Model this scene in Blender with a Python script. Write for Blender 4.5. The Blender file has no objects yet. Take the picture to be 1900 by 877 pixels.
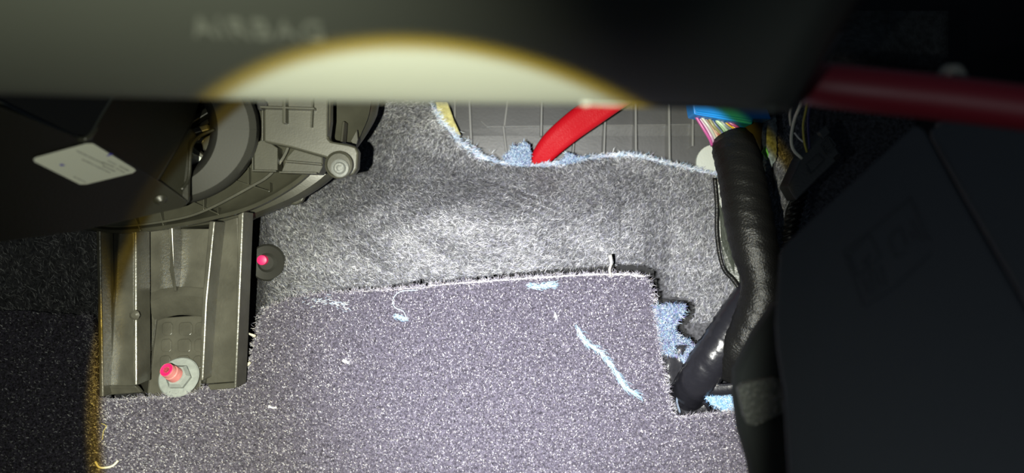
import bpy, bmesh, math, random
import numpy as np
from mathutils import Vector, Matrix
random.seed(7); rng = np.random.default_rng(7)
col = bpy.context.scene.collection
sc = bpy.context.scene

# ------------------------------------------------------------------ camera
FPX = 1357.0                                   # focal length of the photograph in its own pixels (1900 wide)
PITCH = math.radians(25)
CAM = np.array([0.0, -0.36, 0.36])
R = np.array([1.0, 0, 0]); F = np.array([0, math.cos(PITCH), -math.sin(PITCH)]); U = np.array([0, math.sin(PITCH), math.cos(PITCH)])
cd = bpy.data.cameras.new('camera'); cam = bpy.data.objects.new('camera', cd); col.objects.link(cam)
cam.matrix_world = Matrix(((R[0], U[0], -F[0], CAM[0]), (R[1], U[1], -F[1], CAM[1]), (R[2], U[2], -F[2], CAM[2]), (0, 0, 0, 1)))
cd.sensor_width = 36; cd.lens = FPX / 1900 * 36; cd.clip_start = 0.01; cd.clip_end = 20
cd.dof.use_dof = True; cd.dof.focus_distance = 0.385; cd.dof.aperture_fstop = 5.6
sc.camera = cam

def V(px, py, d):                              # real point seen at that pixel at distance d (metres) along the view
    return np.array([(px - 950) / FPX * d, -(py - 438.5) / FPX * d, d])
def W(p):
    p = np.atleast_2d(np.asarray(p, float))
    return CAM + p[:, :1] * R + p[:, 1:2] * U + p[:, 2:3] * F

# ------------------------------------------------------------------ world, torch, exposure
w = bpy.data.worlds.new('world'); sc.world = w; w.use_nodes = True
w.node_tree.nodes['Background'].inputs[0].default_value = (0.55, 0.75, 1.0, 1)
w.node_tree.nodes['Background'].inputs[1].default_value = 0.045
sc.view_settings.view_transform = 'Standard'; sc.view_settings.look = 'None'
sc.view_settings.exposure = 0.0; sc.view_settings.gamma = 1.0
TORCH = np.array([-0.028, -0.009, 0.0])
def spot(name, watts, color, deg, blend, target, radius=0.0015):
    l = bpy.data.lights.new(name, 'SPOT'); l.energy = watts; l.color = color; l.spot_size = math.radians(deg); l.spot_blend = blend
    l.shadow_soft_size = radius
    o = bpy.data.objects.new(name, l); col.objects.link(o)
    a = Vector(W(TORCH)[0]); b = Vector(W(V(*target))[0])
    o.location = a; o.rotation_euler = (b - a).to_track_quat('-Z', 'Y').to_euler()
    return o
def clip_right(o, slope=.43, soft=.07):
    # mask added to the lamp keeps its beam off the right panel: emission falls to nothing beyond one plane through the lamp
    l = o.data; l.use_nodes = True; nt = l.node_tree; em = nt.nodes['Emission']
    g = nt.nodes.new('ShaderNodeNewGeometry'); dt = nt.nodes.new('ShaderNodeVectorMath'); dt.operation = 'DOT_PRODUCT'
    n = R - F * slope; n = n / np.linalg.norm(n); dt.inputs[1].default_value = n.tolist()
    mr = nt.nodes.new('ShaderNodeMapRange'); mr.interpolation_type = 'SMOOTHSTEP'
    mr.inputs['From Min'].default_value = -.5 * soft * SGN; mr.inputs['From Max'].default_value = .5 * soft * SGN
    mr.inputs['To Min'].default_value = 1; mr.inputs['To Max'].default_value = 0
    nt.links.new(g.outputs['Incoming'], dt.inputs[0]); nt.links.new(dt.outputs['Value'], mr.inputs['Value']); nt.links.new(mr.outputs[0], em.inputs['Strength'])
SGN = 1
spot('torch_beam', 11.5, (0.68, 0.86, 0.96), 54.4, 0.045, (882, 697, .375))
spot('torch_rim', 6.0, (1.0, 0.66, 0.03), 56.2, 0.05, (882, 697, .375))
spot('torch_core', 17.0, (0.88, 0.88, 1.0), 43.0, 1.0, (985, 630, .40))
spot('torch_spill', 1.15, (0.97, 1.0, 0.82), 92.0, 1.0, (200, 380, .375))
spot('right_fill', 0.35, (0.85, 0.95, 1.0), 60.0, 1.0, (2000, 600, .375))  # added fill lamp to lift the right panels and red trim

for nm_ in ('torch_beam', 'torch_rim', 'torch_core'): clip_right(bpy.data.objects[nm_])

# ------------------------------------------------------------------ materials
def mat(name, color, rough=0.5, bump=0.0, scale=400, spec=0.5, metal=0.0, vary=0.0, vscale=60, coat=0.0, attr=False, stretch=None, voronoi=False):
    m = bpy.data.materials.new(name); m.use_nodes = True
    nt = m.node_tree; b = nt.nodes['Principled BSDF']
    b.inputs['Roughness'].default_value = rough; b.inputs['Metallic'].default_value = metal
    b.inputs['Specular IOR Level'].default_value = spec; b.inputs['Coat Weight'].default_value = coat
    c = (*color, 1); b.inputs['Base Color'].default_value = c
    tc = nt.nodes.new('ShaderNodeTexCoord'); mp = nt.nodes.new('ShaderNodeMapping')
    nt.links.new(tc.outputs['Object'], mp.inputs[0])
    if stretch: mp.inputs['Rotation'].default_value = stretch[0]; mp.inputs['Scale'].default_value = stretch[1]
    if attr:
        a = nt.nodes.new('ShaderNodeAttribute'); a.attribute_name = 'tint'; nt.links.new(a.outputs['Color'], b.inputs['Base Color'])
    elif vary:
        n = nt.nodes.new('ShaderNodeTexNoise'); n.inputs['Scale'].default_value = vscale; n.inputs['Detail'].default_value = 6
        r = nt.nodes.new('ShaderNodeValToRGB'); r.color_ramp.elements[0].position = .3; r.color_ramp.elements[1].position = .7
        r.color_ramp.elements[0].color = (*[x * (1 - vary) for x in color], 1); r.color_ramp.elements[1].color = (*[min(1, x * (1 + vary)) for x in color], 1)
        nt.links.new(mp.outputs[0], n.inputs[0]); nt.links.new(n.outputs['Fac'], r.inputs[0]); nt.links.new(r.outputs[0], b.inputs['Base Color'])
    if bump:
        if voronoi:
            n2 = nt.nodes.new('ShaderNodeTexVoronoi'); n2.inputs['Scale'].default_value = scale; out = n2.outputs['Distance']
        else:
            n2 = nt.nodes.new('ShaderNodeTexNoise'); n2.inputs['Scale'].default_value = scale; n2.inputs['Detail'].default_value = 5; out = n2.outputs['Fac']
        bp = nt.nodes.new('ShaderNodeBump'); bp.inputs['Strength'].default_value = min(1, bump); bp.inputs['Distance'].default_value = 0.0006
        nt.links.new(mp.outputs[0], n2.inputs[0]); nt.links.new(out, bp.inputs['Height']); nt.links.new(bp.outputs[0], b.inputs['Normal'])
    return m
M_dash = mat('dash_plastic', (0.088, 0.094, 0.076), .55, .25, 1500)
M_letter = mat('dash_letters', (0.22, 0.23, 0.19), .5)
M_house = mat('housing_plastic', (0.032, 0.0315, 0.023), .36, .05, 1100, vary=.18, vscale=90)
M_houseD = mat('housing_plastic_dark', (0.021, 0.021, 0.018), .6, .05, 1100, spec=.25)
M_brack = mat('bracket_plastic', (0.062, 0.060, 0.048), .30, .16, 700, vary=.3, vscale=70)
M_box = mat('black_box_plastic', (0.009, 0.009, 0.0055), .42, .15, 900)
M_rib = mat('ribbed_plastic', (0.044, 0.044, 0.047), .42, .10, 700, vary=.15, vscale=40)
M_rib_lit = mat('ribbed_plastic_lit', (0.16, 0.16, 0.16), .35)  # paler copy: light falling on the rib fronts is put into the colour
M_felt = mat('felt_base', (0.060, 0.060, 0.066), .95, 1.0, 1200, vary=.6, vscale=500, spec=.1)
M_carpet = mat('carpet_base', (0.075, 0.068, 0.090), .95, 1.0, 1600, vary=.7, vscale=900, spec=.1)
M_hair = mat('fibres', (1, 1, 1), .55, attr=True, spec=.4)
M_red = mat('red_tubing', (0.30, 0.001, 0.006), .45, .3, 900, spec=.4)
M_redtrim = mat('red_trim', (0.17, 0.006, 0.014), .5, .1, 900)
M_sleeve = mat('sleeve_vinyl', (0.005, 0.005, 0.005), .36, .6, 1100, spec=.26)
M_tape = mat('black_tape', (0.010, 0.010, 0.013), .26, 1.0, 130, spec=.5, stretch=((0, 0.5, 0.9), (1, .35, 1)))
M_panel = mat('side_panel', (0.036, 0.040, 0.046), .55, .35, 1600)
M_pebble = mat('pebbled_vinyl', (0.018, 0.020, 0.018), .40, 1.0, 600, spec=.35, voronoi=True)
M_sticker = mat('sticker_paper', (0.88, 0.90, 0.74), .5)
M_ink = mat('ink', (0.10, 0.10, 0.09), .6); M_pen = mat('pen_ink', (0.08, 0.06, .55), .5)
M_steel = mat('zinc_steel', (0.24, 0.26, 0.25), .62, .4, 500, metal=.0, spec=.3, vary=.12, vscale=300)
M_pink = mat('pink_stud_plastic', (0.62, 0.22, 0.21), .5, .5, 500)
M_magenta = mat('magenta_paint', (0.80, 0.015, 0.13), .45)
M_blueconn = mat('blue_connector', (0.0, 0.17, 0.55), .4)
M_foam = mat('yellow_foam', (0.34, 0.31, 0.13), .9, 1.0, 900, vary=.3, vscale=400)
M_greypad = mat('grey_pad', (0.36, 0.38, 0.36), .7, .4, 900)
M_conn = mat('connector_plastic', (0.030, 0.034, 0.034), .5, .2, 900)
M_metal = mat('painted_sheet_metal', (0.008, 0.008, 0.009), .6)
M_black = mat('deep_black', (0.004, 0.004, 0.004), .8)
M_clip = mat('pale_clip', (0.20, 0.20, 0.17), .5)
M_cloth = mat('blue_wadding_base', (0.06, 0.09, 0.15), .95, 1.0, 900, vary=.5, vscale=500)

# ------------------------------------------------------------------ mesh helpers (all points in view axes x right, y up, z away; stored in the world)
def link(name, verts_world, faces, m, parent=None, smooth=False, origin=None):
    if parent is not None:
        root = parent
        while root.parent is not None: root = root.parent
        o0 = np.array(root.location)
    else:
        o0 = np.asarray(origin) if origin is not None else np.array([verts_world[:, 0].mean(), verts_world[:, 1].mean(), verts_world[:, 2].min()])
    me = bpy.data.meshes.new(name); me.from_pydata((verts_world - o0).tolist(), [], [list(f) for f in faces]); me.update()
    bm = bmesh.new(); bm.from_mesh(me); bmesh.ops.recalc_face_normals(bm, faces=bm.faces); bm.to_mesh(me); bm.free()
    if smooth: me.polygons.foreach_set('use_smooth', [True] * len(me.polygons))
    me.materials.append(m)
    o = bpy.data.objects.new(name, me); col.objects.link(o)
    if parent is not None: o.parent = parent
    else: o.location = o0
    return o
def tag(o, label=None, cat=None, group=None, kind=None):
    if label: o['label'] = label
    if cat: o['category'] = cat
    if group: o['group'] = group
    if kind: o['kind'] = kind
    return o
def thing(name, label, cat, at, group=None):
    o = bpy.data.objects.new(name, None); o.empty_display_size = .01; col.objects.link(o); o.location = W(V(*at))[0]
    bpy.context.view_layer.update()
    return tag(o, label, cat, group)
def bevel(o, w, seg=2):
    b = o.modifiers.new('bevel', 'BEVEL'); b.width = w; b.segments = seg; b.limit_method = 'ANGLE'; b.angle_limit = math.radians(30); b.harden_normals = False
    return o
def solid(o, t, off=-1):
    me = o.data; acc = Vector((0, 0, 0)); ctr = Vector((0, 0, 0))
    for q in me.polygons: acc += q.normal * q.area
    if acc.dot(Vector(F)) > 0: me.flip_normals()
    s = o.modifiers.new('solid', 'SOLIDIFY'); s.thickness = t; s.offset = off; return o
def plane(a, b, c):                                    # returns f(px,py) -> distance on the plane through three points
    a, b, c = V(*a), V(*b), V(*c); n = np.cross(b - a, c - a); k = n @ a
    def f(px, py):
        return k / (n @ np.array([(px - 950) / FPX, -(py - 438.5) / FPX, 1.0]))
    f.n = n / np.linalg.norm(n) * (-1 if n[2] > 0 else 1)        # facing the viewer
    return f
def prism(name, pts, t, m, parent=None, bev=0.0, direction=None, smooth=False):
    """closed plate: outline pts (px,py,d), thickness t away from the viewer"""
    a = np.array([V(*p) for p in pts]); dv = np.array([0, 0, 1.0]) if direction is None else np.asarray(direction)
    b = a + dv * t; n = len(a)
    faces = [list(range(n)), list(range(2 * n - 1, n - 1, -1))] + [[i, i + n, (i + 1) % n + n, (i + 1) % n] for i in range(n)]
    o = link(name, W(np.vstack([a, b])), faces, m, parent, smooth)
    if bev: bevel(o, bev)
    return o
def on(f, pts): return [(x, y, f(x, y)) for x, y in pts]
def bar(name, a, b, wdt, h, m, parent=None, up=(0, 0, -1), bev=0.0, taper=1.0):
    """rib standing on the line a-b, width wdt, height h towards up"""
    a, b, up = V(*a), V(*b), np.asarray(up, float); s = np.cross(b - a, up); s = s / np.linalg.norm(s) * wdt / 2
    vs = [a - s, a + s, b + s, b - s]; vs += [v + up * h for v in (a - s * taper, a + s * taper, b + s * taper, b - s * taper)]
    o = link(name, W(vs), [[0, 1, 2, 3], [4, 5, 6, 7], [0, 1, 5, 4], [1, 2, 6, 5], [2, 3, 7, 6], [3, 0, 4, 7]], m, parent)
    if bev: bevel(o, bev)
    return o
def resample(pts, n):
    p = np.array(pts, float)
    # Catmull-Rom
    q = np.vstack([2 * p[0] - p[1], p, 2 * p[-1] - p[-2]]); out = []
    for i in range(1, len(q) - 2):
        for t in np.linspace(0, 1, 12, endpoint=False):
            out.append(.5 * (2 * q[i] + (q[i + 1] - q[i - 1]) * t + (2 * q[i - 1] - 5 * q[i] + 4 * q[i + 1] - q[i + 2]) * t * t + (-q[i - 1] + 3 * q[i] - 3 * q[i + 1] + q[i + 2]) * t ** 3))
    out.append(p[-1]); out = np.array(out)
    s = np.concatenate([[0], np.cumsum(np.linalg.norm(np.diff(out[:, :3], axis=0), axis=1))])
    return np.array([np.interp(np.linspace(0, s[-1], n), s, out[:, k]) for k in range(out.shape[1])]).T
def tube(name, pts, rad, m, parent=None, n=40, seg=12, flat=1.0, flatdir=(0, 0, 1), origin=None, caps=True, wob=0.0):
    """pts (px,py,d) centreline, rad in metres (number or list)"""
    c = np.array([V(*p) for p in pts]); r = np.full(len(c), rad, float) if np.isscalar(rad) else np.array(rad, float)
    cr = resample(np.hstack([c, r[:, None]]), n); c, r = cr[:, :3], cr[:, 3]
    t = np.gradient(c, axis=0); t /= np.linalg.norm(t, axis=1)[:, None]
    fdv = np.asarray(flatdir, float); vs = []
    for i in range(n):
        a = np.cross(t[i], fdv); a /= np.linalg.norm(a); b = np.cross(a, t[i])
        for k in range(seg):
            th = 2 * math.pi * k / seg; rr = r[i] * (1 + wob * math.sin(i * 1.7 + k * .9) * math.sin(i * .61))
            vs.append(c[i] + a * math.cos(th) * rr + b * math.sin(th) * rr * flat)
    fs = [[i * seg + k, i * seg + (k + 1) % seg, (i + 1) * seg + (k + 1) % seg, (i + 1) * seg + k] for i in range(n - 1) for k in range(seg)]
    if caps: fs += [list(range(seg)), [(n - 1) * seg + k for k in range(seg)]]
    return link(name, W(vs), fs, m, parent, True, origin)
def loft(name, curves, m, parent=None, n=60, t=0.0012, closed=False):
    rows = [resample(c, n) for c in curves]; vs = np.vstack([[V(*p) for p in r] for r in rows])
    fs = [[j * n + i, j * n + i + 1, (j + 1) * n + i + 1, (j + 1) * n + i] for j in range(len(rows) - 1) for i in range(n - 1)]
    o = link(name, W(vs), fs, m, parent, True)
    if t: solid(o, t, 0)
    em = o.modifiers.new('split', 'EDGE_SPLIT'); em.split_angle = math.radians(35)
    return o
def ell(cx, cy, rx, ry, d, n=48, a0=0, a1=2 * math.pi, tiltx=0, tilty=0):
    return [(cx + rx * math.cos(a), cy + ry * math.sin(a), d + tiltx * math.cos(a) + tilty * math.sin(a)) for a in np.linspace(a0, a1, n)]
def disc(name, cx, cy, d, r, h, m, parent=None, axis=(0, 0, -1), seg=32, prof=None, hexa=False):
    """solid of revolution standing on (cx,cy,d), radius r, height h along axis; prof = [(r,h)]"""
    c = V(cx, cy, d); ax = np.asarray(axis, float); ax /= np.linalg.norm(ax); a = np.cross(ax, [0, 1, 0.01]); a /= np.linalg.norm(a); b = np.cross(ax, a)
    prof = prof or [(r, 0), (r, h)]; vs = []
    for rr, hh in prof:
        for k in range(seg):
            th = 2 * math.pi * k / seg; vs.append(c + ax * hh + (a * math.cos(th) + b * math.sin(th)) * rr)
    n = len(prof)
    fs = [[i * seg + k, i * seg + (k + 1) % seg, (i + 1) * seg + (k + 1) % seg, (i + 1) * seg + k] for i in range(n - 1) for k in range(seg)]
    fs += [list(range(seg)), [(n - 1) * seg + k for k in range(seg)]]
    o = link(name, W(vs), fs, m, parent, seg > 8); e = o.modifiers.new('split', 'EDGE_SPLIT'); e.split_angle = math.radians(35)
    return o
def fibres(name, p, dirs, nrm, length, width, tint, parent=None, lift=0.15, curl=.35):
    """real fibres: each a bent three-section ribbon with its own colour (p, dirs, nrm in view axes)"""
    N = len(p); dirs = dirs / np.linalg.norm(dirs, axis=1)[:, None]
    side = np.cross(dirs, nrm); side /= np.linalg.norm(side, axis=1)[:, None] + 1e-9
    L = np.broadcast_to(length, (N,))[:, None]; wd = np.broadcast_to(width, (N,))[:, None]
    bend = rng.normal(0, curl, (N, 1)) * L
    q0 = p; q1 = p + dirs * L * .5 + side * bend * .5 + nrm * L * lift; q2 = p + dirs * L + nrm * L * lift * .6
    vs = np.empty((N, 5, 3)); vs[:, 0] = q0 - side * wd / 2; vs[:, 1] = q0 + side * wd / 2; vs[:, 2] = q1 + side * wd / 2; vs[:, 3] = q1 - side * wd / 2; vs[:, 4] = q2
    vw = W(vs.reshape(-1, 3)); root = parent
    while root.parent is not None: root = root.parent
    vw = vw - np.array(root.location)
    base = np.arange(N)[:, None] * 5
    loops = np.hstack([base + 0, base + 1, base + 2, base + 3, base + 3, base + 2, base + 4]).ravel()
    ls = (np.arange(N)[:, None] * 7 + np.array([[0, 4]])).ravel(); lt = np.tile([4, 3], N)
    me = bpy.data.meshes.new(name); me.vertices.add(N * 5); me.vertices.foreach_set('co', vw.ravel())
    me.loops.add(N * 7); me.loops.foreach_set('vertex_index', loops); me.polygons.add(N * 2); me.polygons.foreach_set('loop_start', ls); me.polygons.foreach_set('loop_total', lt)
    me.update(calc_edges=True); me.validate()
    at = me.color_attributes.new('tint', 'FLOAT_COLOR', 'POINT'); cc = np.ones((N, 5, 4)); cc[:, :, :3] = tint[:, None, :]
    at.data.foreach_set('color', cc.ravel()); me.materials.append(M_hair)
    o = bpy.data.objects.new(name, me); col.objects.link(o); o.parent = parent; o['kind'] = 'stuff'
    return o
def VV(px, py, d): return np.stack([(px - 950) / FPX * d, -(py - 438.5) / FPX * d, d], -1)
def inside(px, py, poly):
    c = np.zeros(px.shape, bool); n = len(poly)
    for i in range(n):
        x1, y1 = poly[i]; x2, y2 = poly[(i + 1) % n]
        if y1 == y2: continue
        m = ((y1 > py) != (y2 > py)) & (px < (x2 - x1) * (py - y1) / (y2 - y1) + x1); c ^= m
    return c
def tints(N, stops, jitter=.22):
    k = rng.integers(0, len(stops), N); t = np.array(stops)[k] * (1 + rng.normal(0, jitter, (N, 1))); return np.clip(t, 0.003, 1)

# ------------------------------------------------------------------ structure: floor pan and surrounding sheet metal
def toe(px, py): return .410 / (1 + .481 * (py - 438.5) / FPX)           # sloping toe board carpet surface
toeN = np.array([0, 0.4335, -0.9012])
toeN = np.array([0, .481, -1.0]); toeN /= np.linalg.norm(toeN)
def sheet(name, w4, t, m, kind='structure'):
    a = np.array(w4, float); n = np.cross(a[1] - a[0], a[2] - a[0]); n /= np.linalg.norm(n); b = a + n * t
    o = link(name, np.vstack([a, b]), [[0, 1, 2, 3], [7, 6, 5, 4], [0, 4, 5, 1], [1, 5, 6, 2], [2, 6, 7, 3], [3, 7, 4, 0]], m); tag(o, kind=kind); return o
a0 = W(VV(np.array([-500., 2400.]), np.array([430., 430.]), np.array([.52, .52])))
def toeW(px, py, off): return W((V(px, py, toe(px, py)) - toeN * off))[0]
tl, tr = toeW(950, 300, .034), toeW(950, 1850, .034)
zf = -0.012
prof = [(tl[1], tl[2]), (tr[1], tr[2])]
k = (prof[0][0] - prof[1][0]) / (prof[0][1] - prof[1][1]); yb = prof[1][0] + (zf - prof[1][1]) * k
vs = []
for X in (-.42, .42):
    for y, z in ((prof[0][0], prof[0][1]), (yb, zf), (-.9, zf), (-.9, zf - .02), (yb, zf - .02), (prof[0][0] + .01, prof[0][1] - .02)): vs.append((X, y, z))
o = link('floor', np.array(vs), [[0, 1, 7, 6], [1, 2, 8, 7], [2, 3, 9, 8], [3, 4, 10, 9], [4, 5, 11, 10], [5, 0, 6, 11], [0, 5, 4, 3, 2, 1], [6, 7, 8, 9, 10, 11]], M_metal); tag(o, kind='structure')
c1, c2 = W(np.array([-.42, .22, .50]))[0], W(np.array([.42, .22, .50]))[0]
b1, b2 = (-.42, prof[0][0] + .01, prof[0][1] - .02), (.42, prof[0][0] + .01, prof[0][1] - .02)
sheet('wall_front', [b1, b2, (.42, c2[1] + .02, c2[2]), (-.42, c1[1] + .02, c1[2])], -.004, M_metal)
sheet('wall_left', [(-.42, -.7, zf), (-.42, .16, zf), (-.42, .16, .52), (-.42, -.7, .52)], .006, M_metal)
sheet('wall_right', [(.42, -.7, zf), (.42, .16, zf), (.42, .16, .52), (.42, -.7, .52)], -.006, M_metal)

# ------------------------------------------------------------------ felt pad
TOPX = [-400, 772, 797, 812, 850, 890, 930, 985, 1030, 1090, 1150, 1185, 1240, 1320, 1400, 1412, 1424, 1434, 1440, 1700]
TOPY = [60, 60, 192, 216, 264, 292, 303, 308, 304, 293, 287, 290, 304, 322, 324, 320, 312, 290, 60, 60]
def topy(px): return np.interp(px, TOPX, TOPY)
def sm(x): x = np.clip(x, 0, 1); return x * x * (3 - 2 * x)
def feltd(px, py):
    px = np.asarray(px, float); py = np.asarray(py, float)
    gap = np.interp(px, [0, 440, 560, 700, 1000, 1190, 1240, 1400], [.014, .014, .010, .010, .014, .024, .032, .028])
    pl = .410 / (1 + .481 * (py - 438.5) / FPX) + gap
    p5 = .410 / (1 + .481 * (505 - 438.5) / FPX) + gap
    s = sm((py - 240) / 265)
    d = np.where(py > 505, pl, .447 + (p5 - .447) * s)
    g = lambda cx, cy, sx, sy, a, th=0.0: a * np.exp(-((((px - cx) * math.cos(th) + (py - cy) * math.sin(th)) / sx) ** 2 + ((-(px - cx) * math.sin(th) + (py - cy) * math.cos(th)) / sy) ** 2))
    fade = np.clip((520 - py) / 40, 0, 1)
    d = d + (g(870, 395, 170, 60, -.016) + g(1180, 400, 130, 80, -.008) + g(700, 470, 120, 14, -.004, .62) + g(615, 225, 95, 110, .030)
             + g(985, 362, 55, 4, .0014, .38) + g(1000, 380, 60, 3.5, .0012, .40) + g(960, 378, 55, 3.5, .0010, .42) + g(1142, 395, 42, 4, .0026, -.75) + g(1150, 330, 10, 60, .001, -.1)) * fade
    d = d + .020 * np.exp(-((px - 430) / 50) ** 2) + .014 * np.exp(-((px - 462) / 22) ** 2)
    d = d + (px > 560) * .0012 * np.sin(px / 23 + np.sin(py / 31) * 2) * np.sin(py / 27) * fade
    return d
felt = thing('felt_insulation_pad', 'thick grey fibrous felt pad lining the firewall with a scalloped cut-out at its top', 'insulation', (950, 480, .43))
xs = np.arange(-400, 1701, 5.0); nv = 150
ty = topy(xs) + (rng.normal(0, 1.1, xs.shape)) * ((xs > 795) & (xs < 1400))
G = []
for j in range(nv):
    py = ty + (960 - ty) * (j / (nv - 1)); G.append(VV(xs, py, feltd(xs, py)))
G = np.array(G); nx = len(xs)
HOLES = [[(590, 547), (640, 534), (720, 529), (762, 523), (785, 517), (797, 523), (900, 511), (1000, 501), (1090, 494), (1150, 491), (1200, 492), (1226, 506), (1236, 550), (1275, 553), (1292, 566), (1286, 592), (1270, 602), (1276, 614), (1294, 628), (1304, 652), (1310, 680), (1385, 700), (1385, 790), (1250, 800), (1200, 640), (1185, 535), (1000, 530), (800, 545), (590, 560)],
         [(200, 600), (452, 560), (476, 572), (470, 600), (462, 640), (445, 735), (200, 750)]]
PYG = np.array([ty + (960 - ty) * (j / (nv - 1)) for j in range(nv)]); PXG = np.tile(xs, (nv, 1))
cut = np.zeros((nv - 1, nx - 1), bool)
for h in HOLES: cut |= inside(PXG[:-1, :-1] + 2.5, (PYG[:-1, :-1] + PYG[1:, 1:]) / 2, h)
o = link('pad', W(G.reshape(-1, 3)), [[j * nx + i, j * nx + i + 1, (j + 1) * nx + i + 1, (j + 1) * nx + i] for j in range(nv - 1) for i in range(nx - 1) if not cut[j, i]], M_felt, felt, True)
solid(o, .006, 1 if False else -1)
def feltn(px, py):
    e = 2.0; a = VV(px + e, py, feltd(px + e, py)) - VV(px - e, py, feltd(px - e, py)); b = VV(px, py + e, feltd(px, py + e)) - VV(px, py - e, feltd(px, py - e))
    n = np.cross(a, b); n /= np.linalg.norm(n, axis=1)[:, None]; n *= np.where(n[:, 2:] > 0, -1, 1); return n, a / np.linalg.norm(a, axis=1)[:, None], b / np.linalg.norm(b, axis=1)[:, None]
def felt_hair(name, N, box, stops, L=(.0015, .0045), wdt=.00022):
    px = rng.uniform(box[0], box[2], N); py = rng.uniform(box[1], box[3], N); k = py > topy(px) + 2
    for h in HOLES: k &= ~inside(px, py, h)
    px, py = px[k], py[k]; N = len(px)
    n, a, b = feltn(px, py)
    ang = np.arctan2((py - 250), (px - 900) * .75) + math.pi / 2                        # fibres comb round the bulge
    ang = np.where(py < 330, ang * .4 + .2, ang); ang = np.where(px > 1150, -0.9 - (px - 1150) / 600, ang)
    ang += rng.normal(0, .55, N); wild = rng.random(N) < .25; ang[wild] = rng.uniform(0, 6.28, wild.sum())
    d = a * np.cos(ang)[:, None] + b * np.sin(ang)[:, None]
    p = VV(px, py, feltd(px, py)) + n * rng.uniform(0.0001, .0006, (N, 1))
    fibres(name, p, d, n, rng.uniform(L[0], L[1], N), wdt * rng.uniform(.6, 1.3, N), tints(N, stops), felt, lift=.07, curl=.14)
felt_stops = [(.03, .03, .034), (.07, .07, .08), (.11, .11, .12), (.17, .17, .185), (.27, .27, .29), (.50, .50, .52), (.18, .18, .24), (.20, .21, .20), (.05, .05, .055), (.08, .08, .09)]
felt_hair('felt_fibres', 165000, (440, 180, 1500, 600), felt_stops, (.0014, .0036), .00013)
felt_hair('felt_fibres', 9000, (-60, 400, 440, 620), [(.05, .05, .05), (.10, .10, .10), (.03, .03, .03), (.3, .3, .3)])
# pale blue wadding fibres along the cut edge
N = 3000; t = rng.random(N); ex = np.where(t < .3, rng.uniform(797, 900, N), rng.uniform(880, 1330, N)); ey = topy(ex)
n_, a_, b_ = feltn(ex, ey + 4); sp_ = np.where(ex < 930, 4.0, 1.5) * (.4 + 1.2 * (np.sin(ex / 17) * np.sin(ex / 7.3 + 1) > -.1))
off = rng.normal(0, 1, N) * sp_; p = VV(ex, ey + off, feltd(ex, ey + 2) + .001 - .0022 * rng.random(N))
dd = a_ * rng.normal(1, .8, (N, 1)) + b_ * rng.normal(-.15, .55, (N, 1))
fibres('cut_edge_fibres', p, dd, n_, rng.uniform(.0012, .0040, N), .00020, tints(N, [(.34, .42, .52), (.50, .53, .58), (.25, .36, .48), (.30, .28, .40), (.60, .60, .62), (.18, .24, .34)]), felt, lift=.2)
# yellow foam core exposed at the upper left of the cut-out
o = prism('foam_core', [(808, 188, .446), (830, 188, .4475), (842, 222, .448), (855, 250, .448), (847, 256, .448), (830, 238, .447), (812, 208, .4465)], .006, M_foam, felt, .0006)
tag(o, 'strip of yellow foam showing at the cut edge')

# ------------------------------------------------------------------ carpet
CUT = [(-900, 565), (60, 578), (170, 585), (175, 640), (178, 742), (300, 735), (372, 727), (380, 716), (440, 722), (456, 700), (461, 680), (468, 650), (474, 620), (479, 598), (491, 573), (530, 556), (575, 546), (640, 540), (720, 536), (790, 531), (800, 528), (900, 520), (1000, 513), (1090, 508), (1150, 507), (1192, 511), (1206, 520), (1210, 545), (1214, 580), (1220, 625), (1226, 665), (1232, 700), (1240, 735), (1250, 766), (1262, 772), (1310, 768), (1362, 762), (1400, 758), (1520, 752), (2700, 745)]
def rough(poly, step=7, amp=1.1):
    out = []
    for i in range(len(poly) - 1):
        (x1, y1), (x2, y2) = poly[i], poly[i + 1]; n = max(1, int(math.hypot(x2 - x1, y2 - y1) / step))
        if n > 100: n = 8
        for k in range(n):
            t = k / n; out.append((x1 + (x2 - x1) * t + random.gauss(0, amp), y1 + (y2 - y1) * t + random.gauss(0, amp)))
    out.append(poly[-1]); return out
ctop = rough(CUT); carp = thing('cut_carpet', 'dark purple-grey pile carpet over the toe board with a rectangle cut round the bracket', 'carpet', (900, 700, toe(900, 700)))
outline = [(x, y) for x, y in ctop] + [(2700, 1860), (-900, 1860)]
o = prism('carpet_backing', [(x, y, toe(x, y)) for x, y in outline], .006, M_carpet, carp, direction=-toeN)
def carpet_hair(name, N, box, L, wdt, stops, lean=.9):
    px = rng.uniform(box[0], box[2], N); py = rng.uniform(box[1], box[3], N); k = inside(px, py, outline); px, py = px[k], py[k]; N = len(px)
    n = np.tile(toeN, (N, 1)); p = VV(px, py, .410 / (1 + .481 * (py - 438.5) / FPX)) - n * .0001
    th = rng.uniform(0, 6.283, N); ln = rng.uniform(.2, lean, N)
    ex = np.array([1.0, 0, 0]); ey = np.cross(toeN, ex)
    d = n + (ex * np.cos(th)[:, None] + ey * np.sin(th)[:, None]) * ln[:, None]
    nn = np.cross(d, rng.normal(0, 1, (N, 3))); nn /= np.linalg.norm(nn, axis=1)[:, None]
    fibres(name, p, d, nn, rng.uniform(L[0], L[1], N), wdt * rng.uniform(.6, 1.4, N), tints(N, stops), carp, lift=0, curl=.3)
cst = [(.07, .066, .088), (.12, .110, .145), (.17, .158, .205), (.23, .215, .275), (.34, .325, .38), (.56, .54, .58), (.06, .056, .072), (.13, .12, .155), (.75, .73, .75)]
carpet_hair('carpet_pile', 230000, (160, 500, 1460, 960), (.0009, .0017), .00026, cst)
carpet_hair('carpet_pile', 26000, (-260, 560, 200, 960), (.0010, .0018), .00034, [(.03, .03, .03), (.05, .05, .055), (.02, .02, .02), (.55, .55, .56), (.10, .10, .10)])  # left of the beam the shade is put into darker fibres
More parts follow.
